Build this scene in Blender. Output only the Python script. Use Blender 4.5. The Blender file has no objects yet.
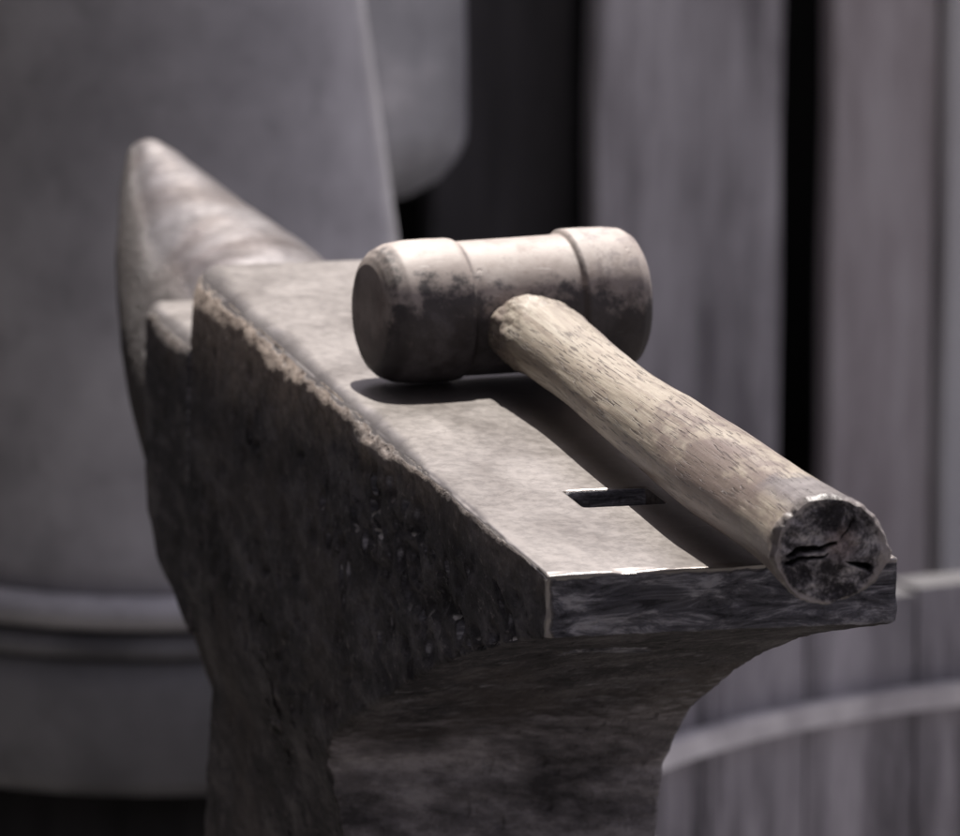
import bpy, bmesh, math, random
import numpy as np
from mathutils import Vector, Matrix, Euler
rad = math.radians
SC = bpy.context.scene
COL = SC.collection
random.seed(7)

# ------------------------------------------------------------ camera
YAW, PITCH = 0.2277683, 0.1850941
cam_d = bpy.data.cameras.new('camera'); cam = bpy.data.objects.new('camera', cam_d); COL.objects.link(cam)
cam.location = (-0.569956, -2.106348, 0.457768)
cam.rotation_euler = (math.pi/2 - PITCH, 0, -YAW)
cam_d.sensor_fit = 'HORIZONTAL'; cam_d.sensor_width = 36; cam_d.lens = 255.034
cam_d.clip_start = 0.05; cam_d.clip_end = 200
cam_d.dof.use_dof = True; cam_d.dof.focus_distance = 2.32; cam_d.dof.aperture_fstop = 24.0
SC.camera = cam

# ------------------------------------------------------------ sky and sun
SUN_EL, SUN_AZ = rad(64), rad(15)            # azimuth measured from +Y towards +X
world = bpy.data.worlds.new("World"); SC.world = world; world.use_nodes = True
wn = world.node_tree; wn.nodes.clear()
sky = wn.nodes.new('ShaderNodeTexSky'); sky.sky_type = 'NISHITA'; sky.sun_disc = False
sky.sun_elevation = SUN_EL; sky.sun_rotation = SUN_AZ; sky.dust_density = 3.0; sky.ozone_density = 1.0
hs = wn.nodes.new('ShaderNodeHueSaturation'); hs.inputs['Saturation'].default_value = 0.22
mixw = wn.nodes.new('ShaderNodeMix'); mixw.data_type = 'RGBA'; mixw.blend_type = 'MULTIPLY'; mixw.inputs[0].default_value = 1
mixw.inputs[7].default_value = (1.0, 0.935, 1.06, 1)
bgn = wn.nodes.new('ShaderNodeBackground'); bgn.inputs[1].default_value = 0.057
wo = wn.nodes.new('ShaderNodeOutputWorld')
wn.links.new(sky.outputs[0], hs.inputs['Color']); wn.links.new(hs.outputs[0], mixw.inputs[6])
wn.links.new(mixw.outputs[2], bgn.inputs[0]); wn.links.new(bgn.outputs[0], wo.inputs[0])
sun_d = bpy.data.lights.new('sun', 'SUN'); sun_d.energy = 5.0; sun_d.angle = rad(0.5); sun_d.color = (1.0, 0.955, 0.90)
sun = bpy.data.objects.new('sun', sun_d); COL.objects.link(sun)
sdir = Vector((math.sin(SUN_AZ)*math.cos(SUN_EL), math.cos(SUN_AZ)*math.cos(SUN_EL), math.sin(SUN_EL)))
sun.rotation_euler = sdir.to_track_quat('Z', 'Y').to_euler()
SC.view_settings.view_transform = 'Standard'; SC.view_settings.look = 'None'
SC.view_settings.exposure = 0.98; SC.view_settings.gamma = 1.0
SC.render.engine = 'CYCLES'

GROUND = -0.80

# ------------------------------------------------------------ helpers
def tag(o, label=None, cat=None, group=None, kind=None):
    if label: o['label'] = label
    if cat: o['category'] = cat
    if group: o['group'] = group
    if kind: o['kind'] = kind
    return o
def empty(name, loc, label, cat):
    o = bpy.data.objects.new(name, None); COL.objects.link(o); o.location = loc
    o.empty_display_size = 0.05
    return tag(o, label, cat)
def link(name, me, mat, parent=None, smooth=True):
    o = bpy.data.objects.new(name, me); COL.objects.link(o)
    for m in (mat if isinstance(mat, (list, tuple)) else [mat]): me.materials.append(m)
    if parent is not None:
        o.parent = parent; o.matrix_parent_inverse = Matrix.Translation(-Vector(parent.location))
    if smooth and len(me.polygons):
        me.polygons.foreach_set('use_smooth', [True]*len(me.polygons))
    return o
def mesh(verts, faces):
    me = bpy.data.meshes.new('m'); me.from_pydata([tuple(v) for v in verts], [], faces); me.update(); return me

def _hash(i, j, k, seed):
    h = (i*374761393 + j*668265263 + k*2147483647 + seed*974711) & 0xffffffff
    h = ((h ^ (h >> 13))*1274126177) & 0xffffffff
    return ((h ^ (h >> 16)) & 0xffffff)/float(0xffffff)*2-1
def noise(P, seed=0):
    P = np.asarray(P, float); I = np.floor(P).astype(np.int64); F = P-I; F = F*F*F*(F*(F*6-15)+10)
    out = 0
    for a in (0, 1):
        for b in (0, 1):
            for c in (0, 1):
                w = (F[:, 0] if a else 1-F[:, 0])*(F[:, 1] if b else 1-F[:, 1])*(F[:, 2] if c else 1-F[:, 2])
                out = out + w*_hash(I[:, 0]+a, I[:, 1]+b, I[:, 2]+c, seed)
    return out
def fbm(P, octs=3, seed=0):
    P = np.asarray(P, float); s = 0; a = 1.0
    for o in range(octs):
        s = s+a*noise(P*(2.03**o)+o*17.3, seed+o); a *= 0.5
    return s
def sstep(a, b, x):
    t = np.clip((x-a)/(b-a), 0, 1); return t*t*(3-2*t)
def getco(me):
    n = len(me.vertices); c = np.empty(n*3); me.vertices.foreach_get('co', c); c = c.reshape(-1, 3)
    m = np.empty(n*3); me.vertex_normals.foreach_get('vector', m); return c, m.reshape(-1, 3)
def setco(me, c):
    me.vertices.foreach_set('co', c.ravel()); me.update()
def grid_loft(rings, cap0=True, cap1=True, closed=True):
    """rings: list of equal-length point lists"""
    n = len(rings[0]); V = [p for r in rings for p in r]; F = []
    for i in range(len(rings)-1):
        for j in range(n if closed else n-1):
            a = i*n+j; b = i*n+(j+1) % n; F.append((a, b, b+n, a+n))
    if cap0: V.append(tuple(np.mean(rings[0], 0))); c = len(V)-1; F += [((j+1) % n, j, c) for j in range(n)]
    if cap1:
        V.append(tuple(np.mean(rings[-1], 0))); c = len(V)-1; o = (len(rings)-1)*n
        F += [(o+j, o+(j+1) % n, c) for j in range(n)]
    return mesh(V, F)
def box_me(x0, x1, y0, y1, z0, z1, bev=0.0, cuts=0):
    bm = bmesh.new(); bmesh.ops.create_cube(bm, size=1)
    for v in bm.verts: v.co = Vector(((x0+x1)/2+v.co.x*(x1-x0), (y0+y1)/2+v.co.y*(y1-y0), (z0+z1)/2+v.co.z*(z1-z0)))
    if bev: bmesh.ops.bevel(bm, geom=list(bm.edges), offset=bev, segments=2, affect='EDGES', profile=.6)
    me = bpy.data.meshes.new('m'); bm.to_mesh(me); bm.free(); return me
def evaluated(me, mods):
    o = bpy.data.objects.new('tmp', me); COL.objects.link(o); ex = []
    for typ, kw in mods:
        m = o.modifiers.new('x', typ)
        for k, v in kw.items():
            if k == 'object':
                t = bpy.data.objects.new('tmp2', v); COL.objects.link(t); ex.append(t); v = t
            setattr(m, k, v)
    bpy.context.view_layer.update()
    dg = bpy.context.evaluated_depsgraph_get(); out = bpy.data.meshes.new_from_object(o.evaluated_get(dg))
    for t in ex+[o]: bpy.data.objects.remove(t)
    return out

# ------------------------------------------------------------ material helper
class Mat:
    def __init__(s, name):
        s.m = bpy.data.materials.new(name); s.m.use_nodes = True; s.t = s.m.node_tree; s.n = s.t.nodes
        s.b = s.n['Principled BSDF']; s.co = s.n.new('ShaderNodeTexCoord').outputs['Object']
    def L(s, a, b): s.t.links.new(a, b)
    def map(s, sc=(1, 1, 1), src=None, loc=(0, 0, 0), rot=(0, 0, 0)):
        n = s.n.new('ShaderNodeMapping'); n.inputs['Scale'].default_value = sc; n.inputs['Location'].default_value = loc
        n.inputs['Rotation'].default_value = rot
        s.L(src or s.co, n.inputs[0]); return n.outputs[0]
    def noise(s, scale, sc=(1, 1, 1), det=6, rough=.6, dist=0, src=None, loc=(0, 0, 0)):
        n = s.n.new('ShaderNodeTexNoise'); n.inputs['Scale'].default_value = scale; n.inputs['Detail'].default_value = det
        n.inputs['Roughness'].default_value = rough; n.inputs['Distortion'].default_value = dist
        s.L(s.map(sc, src, loc), n.inputs['Vector']); return n.outputs['Fac']
    def voro(s, scale, sc=(1, 1, 1), feat='F1', src=None, out='Distance', rnd=1.0):
        n = s.n.new('ShaderNodeTexVoronoi'); n.feature = feat; n.inputs['Scale'].default_value = scale
        n.inputs['Randomness'].default_value = rnd
        s.L(s.map(sc, src), n.inputs['Vector']); return n.outputs[out]
    def ramp(s, src, stops, interp='LINEAR'):
        n = s.n.new('ShaderNodeValToRGB'); n.color_ramp.interpolation = interp; e = n.color_ramp.elements
        while len(e) < len(stops): e.new(.5)
        for k, (p, c) in enumerate(stops):
            e[k].position = p; e[k].color = (c, c, c, 1) if isinstance(c, (int, float)) else (*c, 1)
        s.L(src, n.inputs[0]); return n.outputs[0]
    def math(s, op, a, b=None, c=None, clamp=False):
        n = s.n.new('ShaderNodeMath'); n.operation = op; n.use_clamp = clamp
        for i, v in enumerate((a, b, c)):
            if v is None: continue
            if isinstance(v, (int, float)): n.inputs[i].default_value = v
            else: s.L(v, n.inputs[i])
        return n.outputs[0]
    def mix(s, f, a, b, mode='MIX'):
        n = s.n.new('ShaderNodeMix'); n.data_type = 'RGBA'; n.blend_type = mode
        for i, v in ((0, f), (6, a), (7, b)):
            if isinstance(v, (int, float)): n.inputs[i].default_value = v if i == 0 else (v, v, v, 1)
            elif isinstance(v, tuple): n.inputs[i].default_value = (*v, 1)
            else: s.L(v, n.inputs[i])
        return n.outputs[2]
    def mr(s, v, a, b, c=0., d=1., smooth=True):
        n = s.n.new('ShaderNodeMapRange'); n.interpolation_type = 'SMOOTHSTEP' if smooth else 'LINEAR'
        for i, x in enumerate((v, a, b, c, d)):
            if isinstance(x, (int, float)): n.inputs[i].default_value = x
            else: s.L(x, n.inputs[i])
        return n.outputs[0]
    def xyz(s, src=None):
        n = s.n.new('ShaderNodeSeparateXYZ'); s.L(src or s.co, n.inputs[0]); return n.outputs
    def normal(s): return s.n.new('ShaderNodeNewGeometry').outputs['Normal']
    def bump(s, h, dist=.001, strength=1., prev=None):
        n = s.n.new('ShaderNodeBump'); n.inputs['Strength'].default_value = strength; n.inputs['Distance'].default_value = dist
        s.L(h, n.inputs['Height'])
        if prev is not None: s.L(prev, n.inputs['Normal'])
        s.L(n.outputs[0], s.b.inputs['Normal']); return n.outputs[0]
    def set(s, **k):
        for key, v in k.items():
            i = s.b.inputs[key.replace('_', ' ')]
            if isinstance(v, (int, float)): i.default_value = v
            elif isinstance(v, tuple): i.default_value = (*v, 1)
            else: s.L(v, i)
        return s.m

# ---- anvil steel: dark pitted forged sides, worn bare working face
def anvil_material(name, seed=0, horn=False):
    M = Mat(name)
    X, Y, Z = M.xyz()
    NX, NY, NZ = M.xyz(M.normal())
    mid = M.noise(48, sc=(1, .36, 1), det=10, rough=.72, loc=(seed, 3, 0)); fine = M.noise(330, sc=(1, .36, .8), det=6, rough=.75); big = M.noise(13, sc=(1, .5, 1), det=6, rough=.6, loc=(seed, 9, 0))
    # dark sides
    side = M.ramp(mid, [(.30, (.011, .0103, .0112)), (.5, (.050, .0465, .050)), (.66, (.14, .130, .134))])
    side = M.mix(M.mr(fine, .56, .70, 0, .7), side, (.22, .20, .195)); side = M.mix(M.mr(fine, .44, .32, 0, .8), side, (.004, .0037, .004)); side = M.mix(M.mr(big, .48, .66, 0, .42), side, (.105, .088, .082))
    # rubbed, rusty brown zone down from the left top edge
    wig = M.math('ADD', M.math('MULTIPLY', M.noise(26, det=7, rough=.7, sc=(1, 1, .6)), .05), -.025)
    depth = M.math('ADD', M.math('MULTIPLY', Z, -1), wig)
    rub = M.mr(depth, -.002, M.mr(Y, .15, .6, .018, .052), 1, 0)
    rub = M.math('MULTIPLY', rub, M.mr(Y, .05, .50, .25, 1))
    rub = M.math('MULTIPLY', rub, M.mr(NX, -.3, -.7, 0, 1))
    side = M.mix(rub, side, M.mix(M.mr(fine, .3, .7), (.15, .117, .098), (.42, .35, .30)))
    # forge streaks on the heel and the throat below it
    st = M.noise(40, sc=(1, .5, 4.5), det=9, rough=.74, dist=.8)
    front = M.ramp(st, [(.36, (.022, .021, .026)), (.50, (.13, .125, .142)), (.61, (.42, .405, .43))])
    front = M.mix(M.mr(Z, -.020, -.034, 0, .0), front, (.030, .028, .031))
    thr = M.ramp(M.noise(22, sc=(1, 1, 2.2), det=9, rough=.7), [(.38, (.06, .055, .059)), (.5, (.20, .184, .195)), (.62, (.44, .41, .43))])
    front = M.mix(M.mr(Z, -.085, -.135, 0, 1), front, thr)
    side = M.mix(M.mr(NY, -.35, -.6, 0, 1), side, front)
    # worn working face
    sc1 = M.noise(20, sc=(.9, .6, 1), det=6, rough=.55, dist=.9); sc2 = M.noise(330, sc=(.62, .42, 1), det=7, rough=.78)
    face = M.ramp(sc1, [(.26, (.235, .210, .194)), (.48, (.280, .256, .240)), (.75, (.325, .30, .284))])
    face = M.mix(M.mr(sc2, .54, .70, 0, .22), face, (.19, .172, .16)); face = M.mix(M.mr(sc2, .42, .30, 0, .14), face, (.46, .435, .415))
    face = M.mix(M.mr(M.noise(45, sc=(1, .5, 1), det=9, rough=.8), .64, .70, 0, .45), face, (.17, .145, .13))
    for k_, (rz_, sx_) in enumerate(((.12, 1.0), (-.35, .8), (.9, .7))):
        mp_ = M.map((14*sx_, 420, 1), rot=(0, 0, rz_)); sn_ = M.n.new('ShaderNodeTexNoise'); sn_.inputs['Scale'].default_value = 1; sn_.inputs['Detail'].default_value = 2
        M.L(mp_, sn_.inputs['Vector'])
        face = M.mix(M.mr(sn_.outputs['Fac'], .72, .76, 0, .45), face, (.70, .67, .65) if k_ != 1 else (.17, .155, .145))
    if horn:
        sm = M.noise(15, sc=(1, .7, 1), det=6, rough=.55, dist=.9)
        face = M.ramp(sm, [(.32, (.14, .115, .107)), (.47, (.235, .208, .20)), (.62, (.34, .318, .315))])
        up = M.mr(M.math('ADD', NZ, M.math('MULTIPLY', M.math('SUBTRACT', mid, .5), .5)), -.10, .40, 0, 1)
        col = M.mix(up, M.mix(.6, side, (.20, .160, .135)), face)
        sl = M.mr(M.math('ADD', NX, M.math('MULTIPLY', M.math('SUBTRACT', sm, .5), .4)), -.45, -.80, 0, .85)  # shade of the left flank painted dark into the horn colour
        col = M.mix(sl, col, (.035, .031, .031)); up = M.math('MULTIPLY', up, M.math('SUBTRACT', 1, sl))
    else:
        up = M.mr(M.math('ADD', NZ, M.math('MULTIPLY', M.math('SUBTRACT', mid, .5), .30)), .50, .72, 0, 1)
        up = M.math('MULTIPLY', up, M.mr(Z, -.06, -.045, 0, 1))
        # bare metal along the heel's front top edge and its left vertical edge
        e1 = M.mr(M.math('ADD', Z, M.math('MULTIPLY', M.math('SUBTRACT', mid, .5), .006)), -.0022, -.0012, 0, 1)
        e1 = M.math('MULTIPLY', e1, M.mr(Y, .004, .002, 0, 1))
        e2 = M.math('ADD', M.math('ADD', X, .06), M.math('ADD', M.math('ABSOLUTE', Y), M.math('MULTIPLY', M.math('SUBTRACT', mid, .5), .006)))
        e2 = M.math('MULTIPLY', M.mr(e2, .0036, .0022, 0, .9), M.mr(Z, -.028, -.022, 0, 1))
        up = M.math('MAXIMUM', up, M.math('MAXIMUM', e1, e2))
        col = M.mix(up, side, face)
    M.set(Base_Color=col, Metallic=M.mr(up, 0, 1, 0, .90),
          Roughness=M.math('ADD', M.mr(up, 0, 1, .62, .27), M.math('ADD', M.math('ADD', M.math('MULTIPLY', M.mr(sc1, .30, .70), .045), .035), M.math('MULTIPLY', M.mr(sc2, .35, .65), .06))))
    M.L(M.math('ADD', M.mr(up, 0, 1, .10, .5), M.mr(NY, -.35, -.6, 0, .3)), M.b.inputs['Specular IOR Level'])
    nu = M.math('SUBTRACT', 1, up)
    # pits, gouges and scale
    pits = M.mr(M.voro(95, sc=(1, .38, .55)), .10, .26, -1, 0)
    pmask = M.mr(M.noise(11, sc=(1, .5, 1), det=3, loc=(2, 1, 7)), .46, .58, 0, 1)
    pits = M.math('MULTIPLY', M.math('MULTIPLY', pits, pmask), nu)
    tiny = M.mr(M.voro(300, sc=(1, .36, .6)), .12, .35, -1, 0)
    h = M.math('ADD', M.math('MULTIPLY', pits, 2.2), M.math('MULTIPLY', M.math('MULTIPLY', tiny, nu), .5))
    h = M.math('ADD', h, M.math('MULTIPLY', M.math('MULTIPLY', mid, nu), 1.3))
    h = M.math('ADD', h, M.math('MULTIPLY', M.math('MULTIPLY', st, nu), M.mr(NY, -.35, -.6, 0, 1.1)))
    h = M.math('ADD', h, M.math('MULTIPLY', M.math('MULTIPLY', fine, nu), 1.5))
    h = M.math('ADD', h, M.math('MULTIPLY', M.math('MULTIPLY', sc2, up), .035))
    h = M.math('ADD', h, M.math('MULTIPLY', M.math('MULTIPLY', sc1, up), .03))
    M.bump(h, .0011, 1.0)
    return M.m
m_anvil = anvil_material('anvil_steel')
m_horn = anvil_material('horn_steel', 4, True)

# ============================================================ ANVIL
prof = [(0, 0), (0, -.0215), (.02, -.0262), (.055, -.0355), (.0937, -.0458), (.132, -.0565), (.17, -.0700), (.212, -.0850),
        (.253, -.1030), (.278, -.1160), (.297, -.1290), (.309, -.1430), (.314, -.160), (.312, -.19), (.300, -.235), (.27, -.28), (.20, -.315), (.20, -.36),
        (.74, -.36), (.74, -.315), (.665, -.285), (.638, -.245), (.626, -.20), (.612, -.17), (.624, -.155), (.640, -.140), (.642, -.12), (.642, 0)]
anvil = empty('anvil', (0, .45, -.36), 'heavy dark pitted blacksmith anvil with worn bright top face, mallet lying on it', 'anvil')
def prism(prof, hw):
    n = len(prof); V = [(-hw, y, z) for y, z in prof]+[(hw, y, z) for y, z in prof]
    F = [tuple(range(n-1, -1, -1)), tuple(range(n, 2*n))]+[(i, (i+1) % n, n+(i+1) % n, n+i) for i in range(n)]
    me = mesh(V, F); bm = bmesh.new(); bm.from_mesh(me); bmesh.ops.recalc_face_normals(bm, faces=bm.faces); bm.to_mesh(me); bm.free(); return me
body = prism(prof, .060)
hole = box_me(-.0203, .0087, .1062, .1352, -.09, .02)
body = evaluated(body, [('BOOLEAN', dict(operation='DIFFERENCE', solver='EXACT', object=hole)),
                        ('REMESH', dict(mode='VOXEL', voxel_size=.00125, adaptivity=0.0))])
def round_corner(a, b, r):
    """a,b >=0 distances inward from the two planes; returns new a,b"""
    m = (a < r) & (b < r); da = r-a; db = r-b; d = np.sqrt(da*da+db*db)+1e-9
    k = np.where(m & (d > r), r/d, 1.0)
    return r-da*k, r-db*k
def shape_body(me):
    c, n = getco(me)
    sm_, _n = getco(evaluated(me.copy(), [('SMOOTH', dict(factor=.5, iterations=14))]))
    wsm = sstep(-.022, -.030, c[:, 2])
    c = c+(sm_-c)*wsm[:, None]
    x, y, z = c[:, 0].copy(), c[:, 1].copy(), c[:, 2].copy()
    wn_ = fbm(np.c_[y*28, y*0, z*0], 3, 5)
    # left top edge, worn round, more so towards the far end
    r = .0016+.0030*sstep(.04, .16, y)+.0075*sstep(.15, .45, y)+.0026*np.clip(wn_, -1, 1)*sstep(.03, .2, y)+.004*sstep(.56, .63, y)
    a, b = round_corner(x+.06, -z, np.maximum(r, .0008)); x = a-.06; z = -b
    a, b = round_corner(.06-x, -z, .0026+.001*wn_); x = .06-a; z = -b
    # far top edge and far left vertical edge
    a, b = round_corner(.642-y, -z, np.full(len(x), .006)); y = .642-a; z = -b
    zz = z > -.13
    a, b = round_corner(np.where(zz, .642-y, 9), np.where(zz, x+.06, 9), np.full(len(x), .024)); y = np.where(zz, .642-a, y); x = np.where(zz, b-.06, x)
    # vertical edges of the heel
    zz = (z > -.03) & (y < .02)
    a, b = round_corner(np.where(zz, y, 9), np.where(zz, .06-x, 9), np.full(len(x), .0035)); y = np.where(zz, a, y); x = np.where(zz, .06-b, x)
    # throat runs deeper on the left side, sides drawn in at the waist
    w = sstep(-.085, -.15, z)*(y < .45); y = y+w*.040*np.clip((.06-x)/.12, 0, 1)
    inset = .0060*sstep(-.138+.012*noise(np.c_[y*14, y*0, y*0], 3), -.175, z)*sstep(-.34, -.27, z)
    x = x+inset*sstep(.02, .055, -x)
    bulge = sstep(-.02, -.1, z)*sstep(-.17, -.12, z)*.0025
    x = x+np.sign(x)*bulge*sstep(.02, .055, abs(x))
    c2 = np.c_[x, y, z]
    up = (n[:, 2] > .8) & (z > -.004)
    amp = np.where(up, .12, 1.0)
    inhole = (abs(x+.0058) < .017) & (abs(y-.1207) < .017)
    amp = np.where(inhole, .05, amp)
    d = .0008*fbm(c*np.array([26, 12, 26]), 2, 11)+.00045*fbm(c*np.array([95, 36, 70]), 2, 12)+.0003*fbm(c*np.array([300, 110, 240]), 2, 13)
    # gouges in the left side
    rs = np.random.RandomState(5); lf = np.where((n[:, 0] < -.6) & (c[:, 0] < -.05))[0]; cl = c[lf]; pd = np.zeros(len(lf))
    for q in range(230):
        if q < 110: py, pz = rs.normal(.20, .085), min(-.016, rs.normal(-.038, .015))
        else: py, pz = rs.uniform(.02, .60), -rs.uniform(.018, .15)
        ly, lz, dp = rs.uniform(.0025, .009), rs.uniform(.0014, .0062), rs.uniform(.0012, .0034)
        if q >= 110: dp *= .6
        e2 = ((cl[:, 1]-py)/ly)**2+((cl[:, 2]-pz+rs.uniform(-.3, .3)*(cl[:, 1]-py))/lz)**2
        pd = np.minimum(pd, -dp*np.exp(-e2*e2))
    d[lf] += pd
    # horizontal forge laps on the heel front and throat
    fr = np.clip(-n[:, 1]-.4, 0, 1)*1.6
    d = d+fr*.0006*fbm(c*np.array([24, 60, 150]), 3, 31)
    d = np.clip(d, -.0038, .0011)
    c2 = c2+n*(d*amp)[:, None]
    # dinged edge of the heel
    e = (abs(z) < .004) & (y < .004)
    c2[:, 2] -= np.where(e, .0005*np.clip(noise(np.c_[x*120, x*0, x*0], 41), 0, 1), 0)
    # two small dents in the face near the far end
    for (px, py, l, wdt) in ((-.030, .50, .006, .0018), (-.020, .505, .005, .0016), (-.012, .46, .005, .0012), (.0, .52, .007, .0015)):
        m = np.exp(-((c2[:, 0]-px)/l)**2-((c2[:, 1]-py)/(wdt*2))**2)*up
        c2[:, 2] -= .0003*m
    setco(me, c2)
shape_body(body)
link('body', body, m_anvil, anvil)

# step table between face and horn
table = evaluated(prism([(.6425, -.0335), (.6425, -.158), (.70, -.146), (.755, -.118), (.755, -.0335)], .0585), [('REMESH', dict(mode='VOXEL', voxel_size=.0016, adaptivity=0.0))])
c, n = getco(table); x, y, z = c.T.copy()
a, b = round_corner(x+.0585, -.0335-z, .009+.002*noise(np.c_[y*60, y*0, y*0], 2)); x = a-.0585; z = -.0335-b
a, b = round_corner(.755-y, x+.0585, np.full(len(x), .016)); y = .755-a; x = b-.0585
c = np.c_[x, y, z]; c += n*(.0011*fbm(c*26, 2, 51)+.0004*fbm(c*100, 2, 52))[:, None]; setco(table, c)
link('step_table', table, m_anvil, anvil)

# horn
T = [.66, .70, .74, .78, .84, .90, .96, 1.02, 1.05, 1.066, 1.074, 1.077]
HW = [.050, .056, .060, .0600, .056, .047, .0345, .0205, .0135, .0096, .0060, .0015]
CX = [.0, .003, .006, .007, .0065, .005, .0025, .001, .0015, .002, .0025, .003]
ZT = [-.040, -.036, -.0320, -.028, -.023, -.0195, -.015, -.0100, -.0080, -.0092, -.0125, -.0165]
ZB = [-.250, -.232, -.205, -.181, -.152, -.125, -.098, -.060, -.0400, -.031, -.0255, -.0215]
ys = np.concatenate([np.linspace(.66, 1.05, 150), np.linspace(1.052, 1.077, 26)])
def smooth_interp(ys, T, A):
    T = np.array(T); A = np.array(A); m = np.gradient(A, T); i = np.clip(np.searchsorted(T, ys)-1, 0, len(T)-2)
    h = T[i+1]-T[i]; t = (ys-T[i])/h
    return (2*t**3-3*t**2+1)*A[i]+(t**3-2*t**2+t)*h*m[i]+(-2*t**3+3*t**2)*A[i+1]+(t**3-t**2)*h*m[i+1]
hw, cx, zt, zb = (smooth_interp(ys, T, A) for A in (HW, CX, ZT, ZB))
th = np.linspace(0, 2*math.pi, 180, endpoint=False); rings = []
for i, yy in enumerate(ys):
    zc = zt[i]+(zb[i]-zt[i])*.38; X_ = cx[i]+hw[i]*np.cos(th)
    Z_ = np.where(np.sin(th) > 0, zc+(zt[i]-zc)*np.sin(th), zc+(zc-zb[i])*np.sin(th))
    rings.append(np.c_[X_, np.full(180, yy), Z_])
horn = grid_loft([[tuple(p) for p in r] for r in rings])
c, n = getco(horn); c = c+n*(.0007*fbm(c*20, 2, 61)+.00025*fbm(c*80, 2, 62))[:, None]; setco(horn, c)
bm = bmesh.new(); bm.from_mesh(horn); bmesh.ops.recalc_face_normals(bm, faces=bm.faces); bm.to_mesh(horn); bm.free()
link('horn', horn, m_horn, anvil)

# ============================================================ HAMMER
hammer = empty('mallet', (.0, .354, .0), 'round headed metal mallet with pale worn wooden handle lying on the anvil face', 'mallet')
# --- head: lathe with dense rings
def head_material():
    M = Mat('mallet_head_metal'); X, Y, Z = M.xyz()
    A = M.math('ADD', M.math('MULTIPLY', X, .9903/1.054), M.math('MULTIPLY', Y, .1392/1.054))
    NX, NY, NZ = M.xyz(M.normal())
    n1 = M.noise(38, det=9, rough=.7); n2 = M.noise(150, det=7, rough=.72); n3 = M.noise(14, det=4)
    col = M.ramp(n1, [(.30, (.20, .165, .148)), (.5, (.315, .272, .248)), (.68, (.42, .378, .35))])
    col = M.mix(M.mr(n2, .55, .72, 0, .6), col, (.20, .172, .16))
    # worn stains on the barrel and the right-hand band
    stn = M.noise(30, det=8, rough=.7, loc=(5, 1, 2)); col = M.mix(M.mr(stn, .53, .64, 0, .6), col, (.17, .130, .112))
    rb = M.math('MULTIPLY', M.mr(A, .076, .080, 0, 1), M.mr(n2, .46, .60, 0, .55)); col = M.mix(rb, col, (.15, .125, .125))
    scr = M.noise(1, sc=(40, 700, 700), det=2); col = M.mix(M.mr(scr, .68, .74, 0, .5), col, (.60, .56, .53))
    # ragged tarnish patches, with underside shade painted in darker lower down
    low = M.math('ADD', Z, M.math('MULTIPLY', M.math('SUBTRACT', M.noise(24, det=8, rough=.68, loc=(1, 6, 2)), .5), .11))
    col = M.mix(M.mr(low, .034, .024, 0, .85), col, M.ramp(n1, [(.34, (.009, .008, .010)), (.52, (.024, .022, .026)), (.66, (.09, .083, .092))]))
    # soot ring round the struck rim at the left and dirt in the two shoulder grooves
    rim = M.math('MULTIPLY', M.mr(A, -.0025, .0030, 0, 1), M.mr(A, .0085, .0045, 0, 1))
    rim = M.math('MULTIPLY', rim, M.mr(n1, .42, .54, 0, .85))
    col = M.mix(rim, col, (.035, .030, .030))
    for g in (.0318, .0735):
        d = M.math('ABSOLUTE', M.math('SUBTRACT', A, g))
        col = M.mix(M.math('MULTIPLY', M.mr(d, .0016, .0003, 0, .55), M.mr(n2, .35, .6)), col, (.06, .052, .05))
    endf = M.mr(A, .0005, -.0015, 0, 1)
    col = M.mix(M.math('MULTIPLY', endf, .7), col, M.ramp(n1, [(.3, (.14, .115, .105)), (.7, (.40, .34, .315))]))
    h = M.math('ADD', M.math('MULTIPLY', n1, .10), M.math('MULTIPLY', n2, .30))
    h = M.math('ADD', h, M.mr(M.noise(85, det=4), .66, .72, 0, -.5))
    M.bump(h, .00035, .9)
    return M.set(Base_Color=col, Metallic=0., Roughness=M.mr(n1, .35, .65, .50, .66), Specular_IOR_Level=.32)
AX = Vector((math.cos(rad(8)), math.sin(rad(8)), 0)); HC = Vector((.0092, .3545, .0274))
# local axis coordinate 0 = left end ... length .1015 ; HL is left end centre
LEN = .1065; HL = HC-AX*(LEN/2)
PR = [(-.0012, .0005), (-.0011, .012), (-.0004, .0185), (.0008, .0212), (.0032, .0237), (.0075, .0256), (.014, .0264), (.022, .0266), (.0295, .0264), (.0312, .0260), (.0320, .0250), (.0332, .0248),
      (.040, .0249), (.052, .0250), (.064, .0251), (.0710, .0252), (.0726, .0253), (.0732, .0264), (.0742, .0271), (.082, .0271), (.090, .0269), (.0955, .0262), (.0985, .0243), (.1003, .0215), (.1010, .018), (.1012, .010), (.1012, .0005)]
s_in = np.concatenate([[0], np.cumsum([math.hypot(PR[i+1][0]-PR[i][0], PR[i+1][1]-PR[i][1]) for i in range(len(PR)-1)])])
ss = np.linspace(0, s_in[-1], 230); pa = np.interp(ss, s_in, [p[0] for p in PR])*1.054; pr_ = np.interp(ss, s_in, [p[1] for p in PR])*1.02
PERP = Vector((-AX.y, AX.x, 0)); rings = []
for a_, r_ in zip(pa, pr_):
    o_ = HL+AX*float(a_)
    rings.append([tuple(o_+PERP*(r_*math.cos(t))+Vector((0, 0, 1))*(r_*math.sin(t))) for t in np.linspace(0, 2*math.pi, 200, endpoint=False)])
head = grid_loft(rings); bm = bmesh.new(); bm.from_mesh(head); bmesh.ops.recalc_face_normals(bm, faces=bm.faces); bm.to_mesh(head); bm.free()
c, n = getco(head); c = c+n*(.00022*fbm(c*30, 2, 71)+.00004*fbm(c*220, 2, 72))[:, None]
c[:, 2] = np.maximum(c[:, 2], .0003); c[:, :] = c
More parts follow.
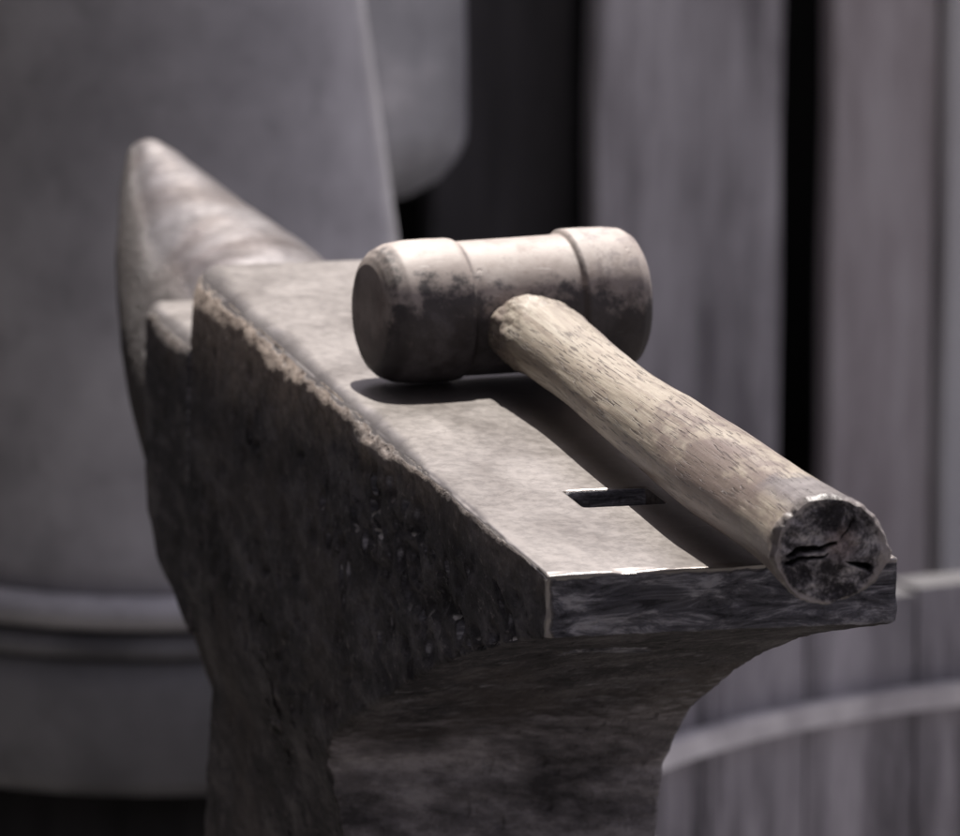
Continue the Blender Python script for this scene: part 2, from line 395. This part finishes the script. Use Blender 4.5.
# move so the material's axis coordinate starts at the left end of the head
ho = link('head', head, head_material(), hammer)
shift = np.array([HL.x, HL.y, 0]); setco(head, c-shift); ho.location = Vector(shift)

# --- handle
def wood_material():
    M = Mat('oak_handle'); X, Y, Z = M.xyz()
    NX, NY, NZ = M.xyz(M.normal())
    g1 = M.noise(22, sc=(5, .25, 5), det=8, rough=.65, dist=.5); g2 = M.noise(90, sc=(6, .16, 6), det=5)
    blot = M.noise(17, sc=(1.2, .5, 1.2), det=7, rough=.7, loc=(3, 0, 1))
    col = M.ramp(g1, [(.32, (.165, .134, .105)), (.5, (.27, .233, .186)), (.68, (.36, .326, .275))])
    col = M.mix(M.mr(g2, .48, .62, 0, .55), col, (.19, .15, .12))
    col = M.mix(M.mr(blot, .46, .56, 0, .85), col, (.135, .103, .092))
    # greyed hand-worn top
    col = M.mix(M.math('MULTIPLY', M.mr(NX, .25, .8, 0, .65), M.mr(blot, .3, .6, 1, .4)), col, (.25, .225, .225))
    lin = M.noise(150, sc=(7, .05, 7), det=3, rough=.5); col = M.mix(M.mr(lin, .54, .66, 0, .5), col, (.13, .103, .085))
    # open oak pores, short dark dashes along the grain
    P = M.map((1500, 62, 1500), loc=(.3, .1, .7)); nn = M.n.new('ShaderNodeTexNoise'); nn.inputs['Scale'].default_value = 1; nn.inputs['Detail'].default_value = 1.5
    M.L(P, nn.inputs['Vector']); pore = M.mr(nn.outputs['Fac'], .60, .64, 0, 1)
    pmask = M.mr(M.noise(20, sc=(2.5, .5, 2.5), det=3, loc=(7, 2, 0)), .38, .50, 0, 1)
    pore = M.math('MULTIPLY', pore, pmask)
    col = M.mix(M.math('MULTIPLY', pore, .72), col, (.055, .040, .034))
    crack = M.mr(M.noise(48, sc=(7, .12, 7), det=4, dist=.3), .655, .68, 0, .8)
    col = M.mix(crack, col, (.07, .052, .045))
    # scorched patch near the butt
    n4 = M.noise(55, det=8, rough=.7)
    burn = M.math('ADD', M.math('MULTIPLY', Y, -1), M.math('MULTIPLY', M.math('SUBTRACT', n4, .5), .045))
    burn = M.math('MULTIPLY', M.mr(burn, .022, .031, 0, 1), M.mr(M.math('ADD', Z, M.math('MULTIPLY', X, .9)), .030, .042, .0, .9))
    col = M.mix(burn, col, M.ramp(n4, [(.3, (.05, .042, .042)), (.6, (.13, .115, .115)), (.75, (.26, .24, .235))]))
    edge = M.mr(M.math('ADD', Y, M.math('MULTIPLY', M.math('SUBTRACT', n4, .5), .012)), -.062, -.066, 0, .85)
    col = M.mix(edge, col, M.ramp(n4, [(.35, (.06, .052, .05)), (.7, (.24, .21, .20))]))
    # frayed start at the head
    fray = M.mr(Y, .28, .318, 0, .7)
    col = M.mix(M.math('MULTIPLY', fray, M.mr(M.noise(130, sc=(1, .6, 1), det=7, rough=.75), .48, .62)), col, (.13, .105, .09))
    h = M.math('ADD', M.math('MULTIPLY', g2, .45), M.math('MULTIPLY', pore, -1.1))
    h = M.math('ADD', h, M.math('MULTIPLY', crack, -1.2)); h = M.math('ADD', h, M.math('MULTIPLY', M.math('MULTIPLY', M.noise(260, det=5, rough=.7), M.math('ADD', fray, .25)), 1.3))
    M.bump(h, .0006, .9)
    return M.set(Base_Color=col, Roughness=M.mr(blot, .4, .6, .50, .36), Specular_IOR_Level=.42)
def endgrain_material():
    M = Mat('scorched_end_grain'); X, Y, Z = M.xyz()
    n1 = M.noise(110, det=10, rough=.80, dist=.25); n2 = M.noise(420, det=6, rough=.75); n3 = M.noise(35, det=4, loc=(4, 4, 4))
    col = M.ramp(n1, [(.34, (.012, .011, .012)), (.47, (.055, .049, .053)), (.54, (.26, .24, .245)), (.62, (.68, .63, .62))])
    col = M.mix(M.mr(n2, .60, .74, 0, .6), col, (.40, .37, .36))
    # paler heart a little right of the middle
    cx_, cz_ = M.math('SUBTRACT', X, .0205), M.math('SUBTRACT', Z, .0205)
    d = M.math('SQRT', M.math('ADD', M.math('MULTIPLY', cx_, cx_), M.math('MULTIPLY', cz_, cz_)))
    col = M.mix(M.math('MULTIPLY', M.mr(d, .008, .002, 0, .8), M.mr(n1, .35, .6)), col, (.42, .33, .31))
    rimm = M.mr(M.math('ADD', M.math('SQRT', M.math('ADD', M.math('POWER', M.math('SUBTRACT', X, .0170), 2), M.math('POWER', M.math('SUBTRACT', Z, .0184), 2))), M.math('MULTIPLY', M.math('SUBTRACT', n1, .5), .006)), .0158, .0172, 0, .8)
    col = M.mix(rimm, col, (.45, .40, .38))
    a = M.n.new('ShaderNodeAttribute'); a.attribute_name = 'crack'
    col = M.mix(a.outputs['Fac'], col, (.006, .005, .005))
    h = M.math('ADD', M.math('MULTIPLY', n1, 1.3), M.math('MULTIPLY', n2, .6))
    M.bump(h, .0014, 1.0)
    return M.set(Base_Color=col, Roughness=M.mr(n2, .3, .7, .62, .85), Specular_IOR_Level=.25)
CL = [(.0108, .338, .0231, .0118), (.0113, .3286, .0225, .0132), (.0130, .3220, .0224, .0148), (.0145, .3060, .0222, .0152), (.0146, .2850, .0220, .0148), (.0142, .2364, .0215, .01385),
      (.0131, .1797, .0210, .0141), (.0137, .1218, .0206, .0154), (.0141, .049, .0200, .0166), (.0155, -.0036, .0196, .0164), (.0163, -.0321, .0193, .0167), (.0168, -.058, .0186, .0178), (.0170, -.0680, .0184, .0184)]
CL = CL[::-1]; ty = np.array([p[1] for p in CL])
yy_ = np.linspace(ty[0], ty[-1], 420)
hx, hz, hr = (smooth_interp(yy_, ty, [p[k] for p in CL]) for k in (0, 2, 3))
NT = 200; tt = np.linspace(0, 2*math.pi, NT, endpoint=False)
# butt outline is a worn oval with a few flats
def outline(t, k):
    return 1+.020*np.cos(2*t+.4)*k+.012*np.cos(3*t+1.0)*k+.007*np.cos(5*t+2.2)*k
rings = []
for i, y_ in enumerate(yy_):
    k = 1.0; r_ = hr[i]*outline(tt, k)
    e = max(0, 1-(y_-ty[0])/.0022); r_ = r_*(1-.05*e*e)
    rings.append(np.c_[hx[i]+r_*1.04*np.cos(tt), np.full(NT, y_), hz[i]+r_*.97*np.sin(tt)])
handle = grid_loft([[tuple(p) for p in r] for r in rings], cap0=False, cap1=True)
c, n = getco(handle)
sgn = 1.0 if np.mean(((c-np.c_[np.interp(c[:, 1], yy_, hx), c[:, 1], np.interp(c[:, 1], yy_, hz)])*n).sum(1)) > 0 else -1.0
if sgn < 0:
    handle.flip_normals(); c, n = getco(handle)
d = .00030*fbm(c*np.array([60, 14, 60]), 2, 81)+.00012*fbm(c*np.array([300, 40, 300]), 2, 82)
d += sstep(.285, .315, c[:, 1])*.0008*fbm(c*np.array([170, 110, 170]), 3, 83)
d += sstep(-.060, -.067, c[:, 1])*.0011*fbm(c*190, 3, 84)
c = c+n*d[:, None]; c[:, 2] = np.where((c[:, 1] > 0) & (c[:, 2] < .0003), .0003, c[:, 2]); setco(handle, c)
hand = link('handle', handle, wood_material(), hammer)
# end grain disc with its two drying cracks cut in
ring0 = c[:NT].copy(); cen = ring0.mean(0); NR = 90; V = []; Fc = []
for j in range(NR):
    f = 1-j/NR; V += [tuple(cen+(p-cen)*f) for p in ring0]
V.append(tuple(cen)); V = np.array(V)
for j in range(NR-1):
    for k in range(NT):
        a_ = j*NT+k; b_ = j*NT+(k+1) % NT; Fc.append((b_, a_, a_+NT, b_+NT))
o_ = (NR-1)*NT; Fc += [(o_+(k+1) % NT, o_+k, len(V)-1) for k in range(NT)]
u = V[:, 0]-cen[0]; w = V[:, 2]-cen[2]; rr = np.sqrt(u*u+w*w)/.0176
jit = .0005*fbm(np.c_[u*300, w*120, u*0], 2, 90)
def wedge(u, w, x0, z0, x1, z1, w0, w1):
    dx, dz = x1-x0, z1-z0; L = math.hypot(dx, dz); t = ((u-x0)*dx+(w-z0)*dz)/L/L; dist = ((u-x0)*-dz+(w-z0)*dx)/L
    wd = (w0+(w1-w0)*t)*np.clip(4*t*(1.15-t)*1.2, 0, 1)
    return np.where((t > 0) & (t < 1), sstep(1.0, .45, abs(dist+jit)/np.maximum(wd, 1e-5)), 0)
cr = wedge(u, w, -.0150, -.0010, .0020, .0022, .0021, .0008)
cr = np.maximum(cr, wedge(u, w, -.0158, -.0042, -.0010, -.0010, .0014, .0005))
cr = np.maximum(cr, wedge(u, w, .0045, -.0035, .0140, -.0072, .0004, .0016))
cr = np.maximum(cr, .6*wedge(u, w, .0030, .0030, .0080, .0100, .0003, .0006))
rgh = fbm(np.c_[u*260, w*260, u*0], 4, 91)*1.7
dy = -.0006*np.clip(1-rr, 0, 1)*4*(1-np.clip(rr, 0, 1)*.5)-.0005*rgh*np.clip((1-rr)*12, 0, 1)+.0042*cr*np.clip((1-rr)*8, 0, 1)+.0010*sstep(.93, .80, rr)
V[:, 1] += dy
cap = mesh(V, Fc); at = cap.attributes.new('crack', 'FLOAT', 'POINT'); at.data.foreach_set('value', np.clip(cr, 0, 1).astype(np.float32))
co_ = link('end_grain', cap, endgrain_material(), None)
co_.parent = hand; co_.matrix_parent_inverse = hand.matrix_parent_inverse.inverted() if False else Matrix.Identity(4)

# ============================================================ GROUND, STUMP
def simple_wood(name, c0, c1, c2, grain=(1, 1, .10), scale=26, rough=.75, bumpd=.002):
    M = Mat(name); inf = M.n.new('ShaderNodeObjectInfo').outputs['Random']
    off = M.n.new('ShaderNodeVectorMath'); off.operation = 'SCALE'; off.inputs[0].default_value = (7, 3, 11); M.L(inf, off.inputs['Scale'])
    ad = M.n.new('ShaderNodeVectorMath'); ad.operation = 'ADD'; M.L(M.co, ad.inputs[0]); M.L(off.outputs[0], ad.inputs[1])
    s = ad.outputs[0]
    g = M.noise(scale, sc=grain, det=9, rough=.72, dist=.15, src=s); p = M.noise(7, sc=(1, 1, .35), det=6, rough=.65, src=s)
    f = M.noise(scale*5, sc=grain, det=5, rough=.7, src=s)
    col = M.ramp(g, [(.38, c0), (.5, c1), (.62, c2)])
    col = M.mix(M.mr(p, .42, .68, 0, .55), col, c2); col = M.mix(M.mr(p, .45, .28, 0, .5), col, c0)
    kn = M.voro(4.2, sc=(1, 1, .45), src=s); col = M.mix(M.mr(kn, .16, .05, 0, .7), col, c0)
    M.bump(M.math('ADD', g, M.math('MULTIPLY', f, .4)), bumpd, .8)
    return M.set(Base_Color=col, Roughness=rough)
M = Mat('packed_earth'); n1 = M.noise(3, det=9, rough=.65)
m_ground = M.set(Base_Color=M.ramp(n1, [(.3, (.04, .038, .037)), (.7, (.09, .085, .083))]), Roughness=.9); M.bump(n1, .02, .6)
gm_ = mesh([(-40, -40, GROUND), (40, -40, GROUND), (40, 40, GROUND), (-40, 40, GROUND)], [(0, 1, 2, 3)])
tag(link('ground', gm_, m_ground), kind='structure')
m_stump = simple_wood('stump_bark', (.05, .042, .038), (.11, .095, .085), (.2, .18, .165))
rings = []
for z_ in (GROUND-.01, -.7, -.55, -.42, -.3605):
    rings.append([((.33+.012*math.sin(5*t+z_*4)+.008*math.sin(11*t))*math.cos(t), .45+(.36+.012*math.sin(5*t+z_*4))*math.sin(t), z_) for t in np.linspace(0, 2*math.pi, 64, endpoint=False)])
st_ = link('wooden_stump', grid_loft(rings), m_stump); tag(st_, 'thick sawn log stump standing under the anvil', 'stump')

# ============================================================ BACKGROUND
# --- plank wall
m_pl = {
 'dark': simple_wood('black_plank', (.012, .011, .012), (.024, .022, .024), (.04, .037, .04)),
 'char': simple_wood('charcoal_plank', (.03, .028, .030), (.065, .061, .065), (.11, .103, .11)),
 'grey': simple_wood('grey_plank', (.21, .193, .205), (.46, .430, .450), (.76, .725, .75)),
 'warm': simple_wood('mauve_plank', (.40, .345, .35), (.62, .555, .565), (.78, .725, .73)),
 'pale': simple_wood('pale_plank', (.72, .70, .705), (.82, .80, .805), (.88, .87, .87)),
}
wall = empty('plank_wall', (.8, 3.25, GROUND), 'weathered grey vertical plank wall with dark gaps, out of focus behind the anvil', 'wall')
def plank(x0, x1, y0, y1, mat, seed, label=None):
    me = box_me(x0, x1, y0, y1, GROUND+.002, 1.1, bev=.006)
    bm = bmesh.new(); bm.from_mesh(me)
    bmesh.ops.subdivide_edges(bm, edges=[e for e in bm.edges if abs(e.verts[0].co.z-e.verts[1].co.z) > .5], cuts=50)
    for v in bm.verts:
        s_ = .0012*math.sin(v.co.z*7+seed)+.0006*math.sin(v.co.z*23+seed*3)
        v.co.x += s_
    bm.to_mesh(me); bm.free()
    o = link('plank', me, mat, wall, smooth=False)
    if label: o['label'] = label
plank(-.62, -.34, 3.24, 3.28, m_pl['grey'], 8)
plank(-.33, -.06, 3.24, 3.28, m_pl['grey'], 9)
plank(-.05, .22, 3.24, 3.28, m_pl['grey'], 10)
plank(.23, .50, 3.24, 3.28, m_pl['dark'], 11)
plank(.642, .765, 3.30, 3.34, m_pl['char'], 1, 'nearly black recessed plank')
plank(.757, .915, 3.20, 3.245, m_pl['grey'], 2)
plank(.956, 1.045, 3.20, 3.245, m_pl['warm'], 3, 'mauve grey plank')
plank(1.049, 1.20, 3.185, 3.23, m_pl['pale'], 4, 'pale plank')
plank(1.21, 1.42, 3.20, 3.245, m_pl['grey'], 5)
plank(1.43, 1.66, 3.20, 3.245, m_pl['warm'], 6)
link('backing', box_me(-.65, 1.7, 3.42, 3.46, GROUND+.001, 1.1), simple_wood('black_backing', (.003, .003, .003), (.006, .006, .006), (.01, .01, .01)), wall)

# --- tapered iron column
def column_material():
    M = Mat('dull_sheet_iron'); n1 = M.noise(7, det=7, rough=.6); n2 = M.noise(40, det=6)
    col = M.ramp(n1, [(.32, (.32, .31, .325)), (.5, (.50, .486, .503)), (.68, (.66, .645, .66))])
    col = M.mix(M.mr(n2, .5, .75, 0, .25), col, (.09, .085, .088)); M.bump(n1, .006, .4)
    return M.set(Base_Color=col, Roughness=.55, Metallic=0.0)
m_col = column_material()
m_dark_iron = simple_wood('dark_iron', (.09, .088, .094), (.16, .156, .165), (.24, .235, .245), grain=(1, 1, 1), scale=9, rough=.6)  # darker iron than the shaft, for the lower band and base
colm = empty('iron_column', (.160, 1.90, GROUND), 'broad tapering dull iron column with raised bands, blurred behind the horn', 'column')
def lathe(prof, cx, cy, n=96, cap=True):
    rings = [[(cx+r*math.cos(t), cy+r*math.sin(t), z) for t in np.linspace(0, 2*math.pi, n, endpoint=False)] for r, z in prof]
    return grid_loft(rings, cap, cap)
CXC, CYC, DZ = .160, 1.90, -.0245
def ring_part(name, prof, mat):
    link(name, lathe([(r_-.135, z_+DZ) for r_, z_ in prof], CXC, CYC), mat, colm)
link('shaft', lathe([(.164, -.3785), (.162, -.36), (.154, -.28), (.1435, -.19), (.124, -.05), (.100, .15), (.08, .45), (.065, .8)], CXC, CYC), m_col, colm)
ring_part('band', [(.300, -.3550), (.312, -.3545), (.321, -.359), (.323, -.365), (.318, -.371), (.31, -.374), (.300, -.375)], m_col)
ring_part('band', [(.300, -.3765), (.314, -.3770), (.319, -.3805), (.320, -.386), (.316, -.3895), (.30, -.3905)], m_dark_iron)
ring_part('base', [(.30, -.392), (.314, -.393), (.318, -.41), (.323, -.460), (.320, -.4705), (.30, -.472)], m_dark_iron)
ring_part('plinth', [(.28, -.4735), (.290, -.476), (.290, GROUND+.0265)], m_pl['dark'])

# --- unseen dark wall added left of the anvil to block sky light
sky_block = empty('sky_block_wall', (-1.1, 1.9, GROUND), 'dark boarded wall added out of view left of the anvil to block sky light', 'wall')
for i in range(16):
    y_ = -.4+i*.30
    link('sky_block_board', box_me(-1.13, -1.10+.004*(i % 3), y_, y_+.294, GROUND+.002, 4.2, bev=.004), m_pl['dark'], sky_block, smooth=False)

# --- unseen dark wall added behind the camera to cut low sky light
back = empty('sky_block_wall', (-1.0, -4.6, GROUND), 'dark boarded wall added out of view behind the camera to cut low sky light', 'wall')
for i in range(16):
    x_ = -3.2+i*.30
    link('sky_block_board', box_me(x_, x_+.294, -4.63, -4.60+.004*(i % 3), GROUND+.002, 4.6, bev=.004), m_pl['dark'], back, smooth=False)

# --- hanging pot
def pot_material():
    M = Mat('grey_pot_metal'); n1 = M.noise(14, det=7, rough=.65)
    col = M.ramp(n1, [(.3, (.26, .26, .285)), (.55, (.42, .42, .45)), (.72, (.60, .59, .62))]); M.bump(n1, .004, .5)
    return M.set(Base_Color=col, Roughness=.45, Metallic=.5)
pot = empty('hanging_pot', (.362, 2.35, -.25), 'grey metal pot with rounded bottom hanging in front of the dark planks', 'pot')
pp = [(.002, -.2475), (.03, -.246), (.055, -.238), (.072, -.228), (.083, -.215), (.0885, -.203), (.0895, -.19), (.0885, -.10), (.0885, .06), (.092, .065), (.092, .072), (.084, .072), (.082, .0)]
po = lathe(pp, .362, 2.35, cap=True); mp = pot_material(); link('vessel', po, mp, pot)
bt = [(.362+.088*math.cos(t), 2.35, .06+.12*math.sin(t)) for t in np.linspace(0, math.pi, 24)]
def tube(pts, r, n=10):
    rings = []
    for i, p in enumerate(pts):
        a_ = Vector(pts[max(i-1, 0)]); b_ = Vector(pts[min(i+1, len(pts)-1)]); d_ = (b_-a_).normalized()
        s_ = d_.cross(Vector((0, 1, .01))).normalized(); u_ = s_.cross(d_)
        rings.append([tuple(Vector(p)+s_*r*math.cos(t)+u_*r*math.sin(t)) for t in np.linspace(0, 2*math.pi, n, endpoint=False)])
    return grid_loft(rings)
link('bail', tube(bt, .004), mp, pot); link('hanger', tube([(.362, 2.35, .18), (.362, 2.351, .6), (.362, 2.35, 1.0)], .005), mp, pot)

# --- water tub
TX, TY, TR = .71, 1.29, .45
m_end = simple_wood('stave_end_grain', (.015, .014, .016), (.04, .037, .04), (.075, .07, .075))  # stave tops painted darker to offset the sun on them
m_stave = simple_wood('tub_stave', (.055, .051, .056), (.20, .188, .203), (.46, .44, .465), scale=26, grain=(1, 1, .10))
tub = empty('wooden_tub', (TX, TY, GROUND), 'wide round tub of weathered grey wooden staves with a pale ring inside', 'tub')
NS = 34
for i in range(NS):
    a0 = 2*math.pi*(i+.012)/NS; a1 = 2*math.pi*(i+.988)/NS; ro, ri = TR+.032, TR; V = []
    top = -.393+random.uniform(-.004, .004)
    for z_ in (GROUND+.003, top):
        for a_ in np.linspace(a0, a1, 4): V.append((TX+ro*math.cos(a_), TY+ro*math.sin(a_), z_))
        for a_ in np.linspace(a1, a0, 4): V.append((TX+ri*math.cos(a_), TY+ri*math.sin(a_), z_))
    F = [tuple(range(7, -1, -1)), tuple(range(8, 16))]+[(k, (k+1) % 8, 8+(k+1) % 8, 8+k) for k in range(8)]
    sme = mesh(V, F); link('stave', sme, [m_stave, m_end], tub, smooth=False); sme.polygons[1].material_index = 1
M = Mat('pale_scum'); n1 = M.noise(25, det=6)
m_scum = M.set(Base_Color=M.ramp(n1, [(.3, (.45, .43, .44)), (.65, (.80, .78, .77))]), Roughness=.5)
def ring_me(r0, r1, z0, z1, n=128):
    V = []; F = []
    for k in range(n):
        t = 2*math.pi*k/n; cc, s_ = math.cos(t), math.sin(t)
        for r_, z_ in ((r0, z0), (r1, z0), (r1, z1), (r0, z1)): V.append((TX+r_*cc, TY+r_*s_, z_))
    for k in range(n):
        a_ = 4*k; b_ = 4*((k+1) % n)
        for q in range(4): F.append((a_+q, a_+(q+1) % 4, b_+(q+1) % 4, b_+q))
    return mesh(V, F)
link('inner_hoop', ring_me(TR-.012, TR-.001, -.466, -.4525), m_scum, tub, smooth=False)
link('hoop', ring_me(TR+.0325, TR+.036, -.50, -.46), m_pl['dark'], tub, smooth=False)
link('tub_floor', box_me(TX-.30, TX+.30, TY-.30, TY+.30, -.74, -.72), m_stave, tub)
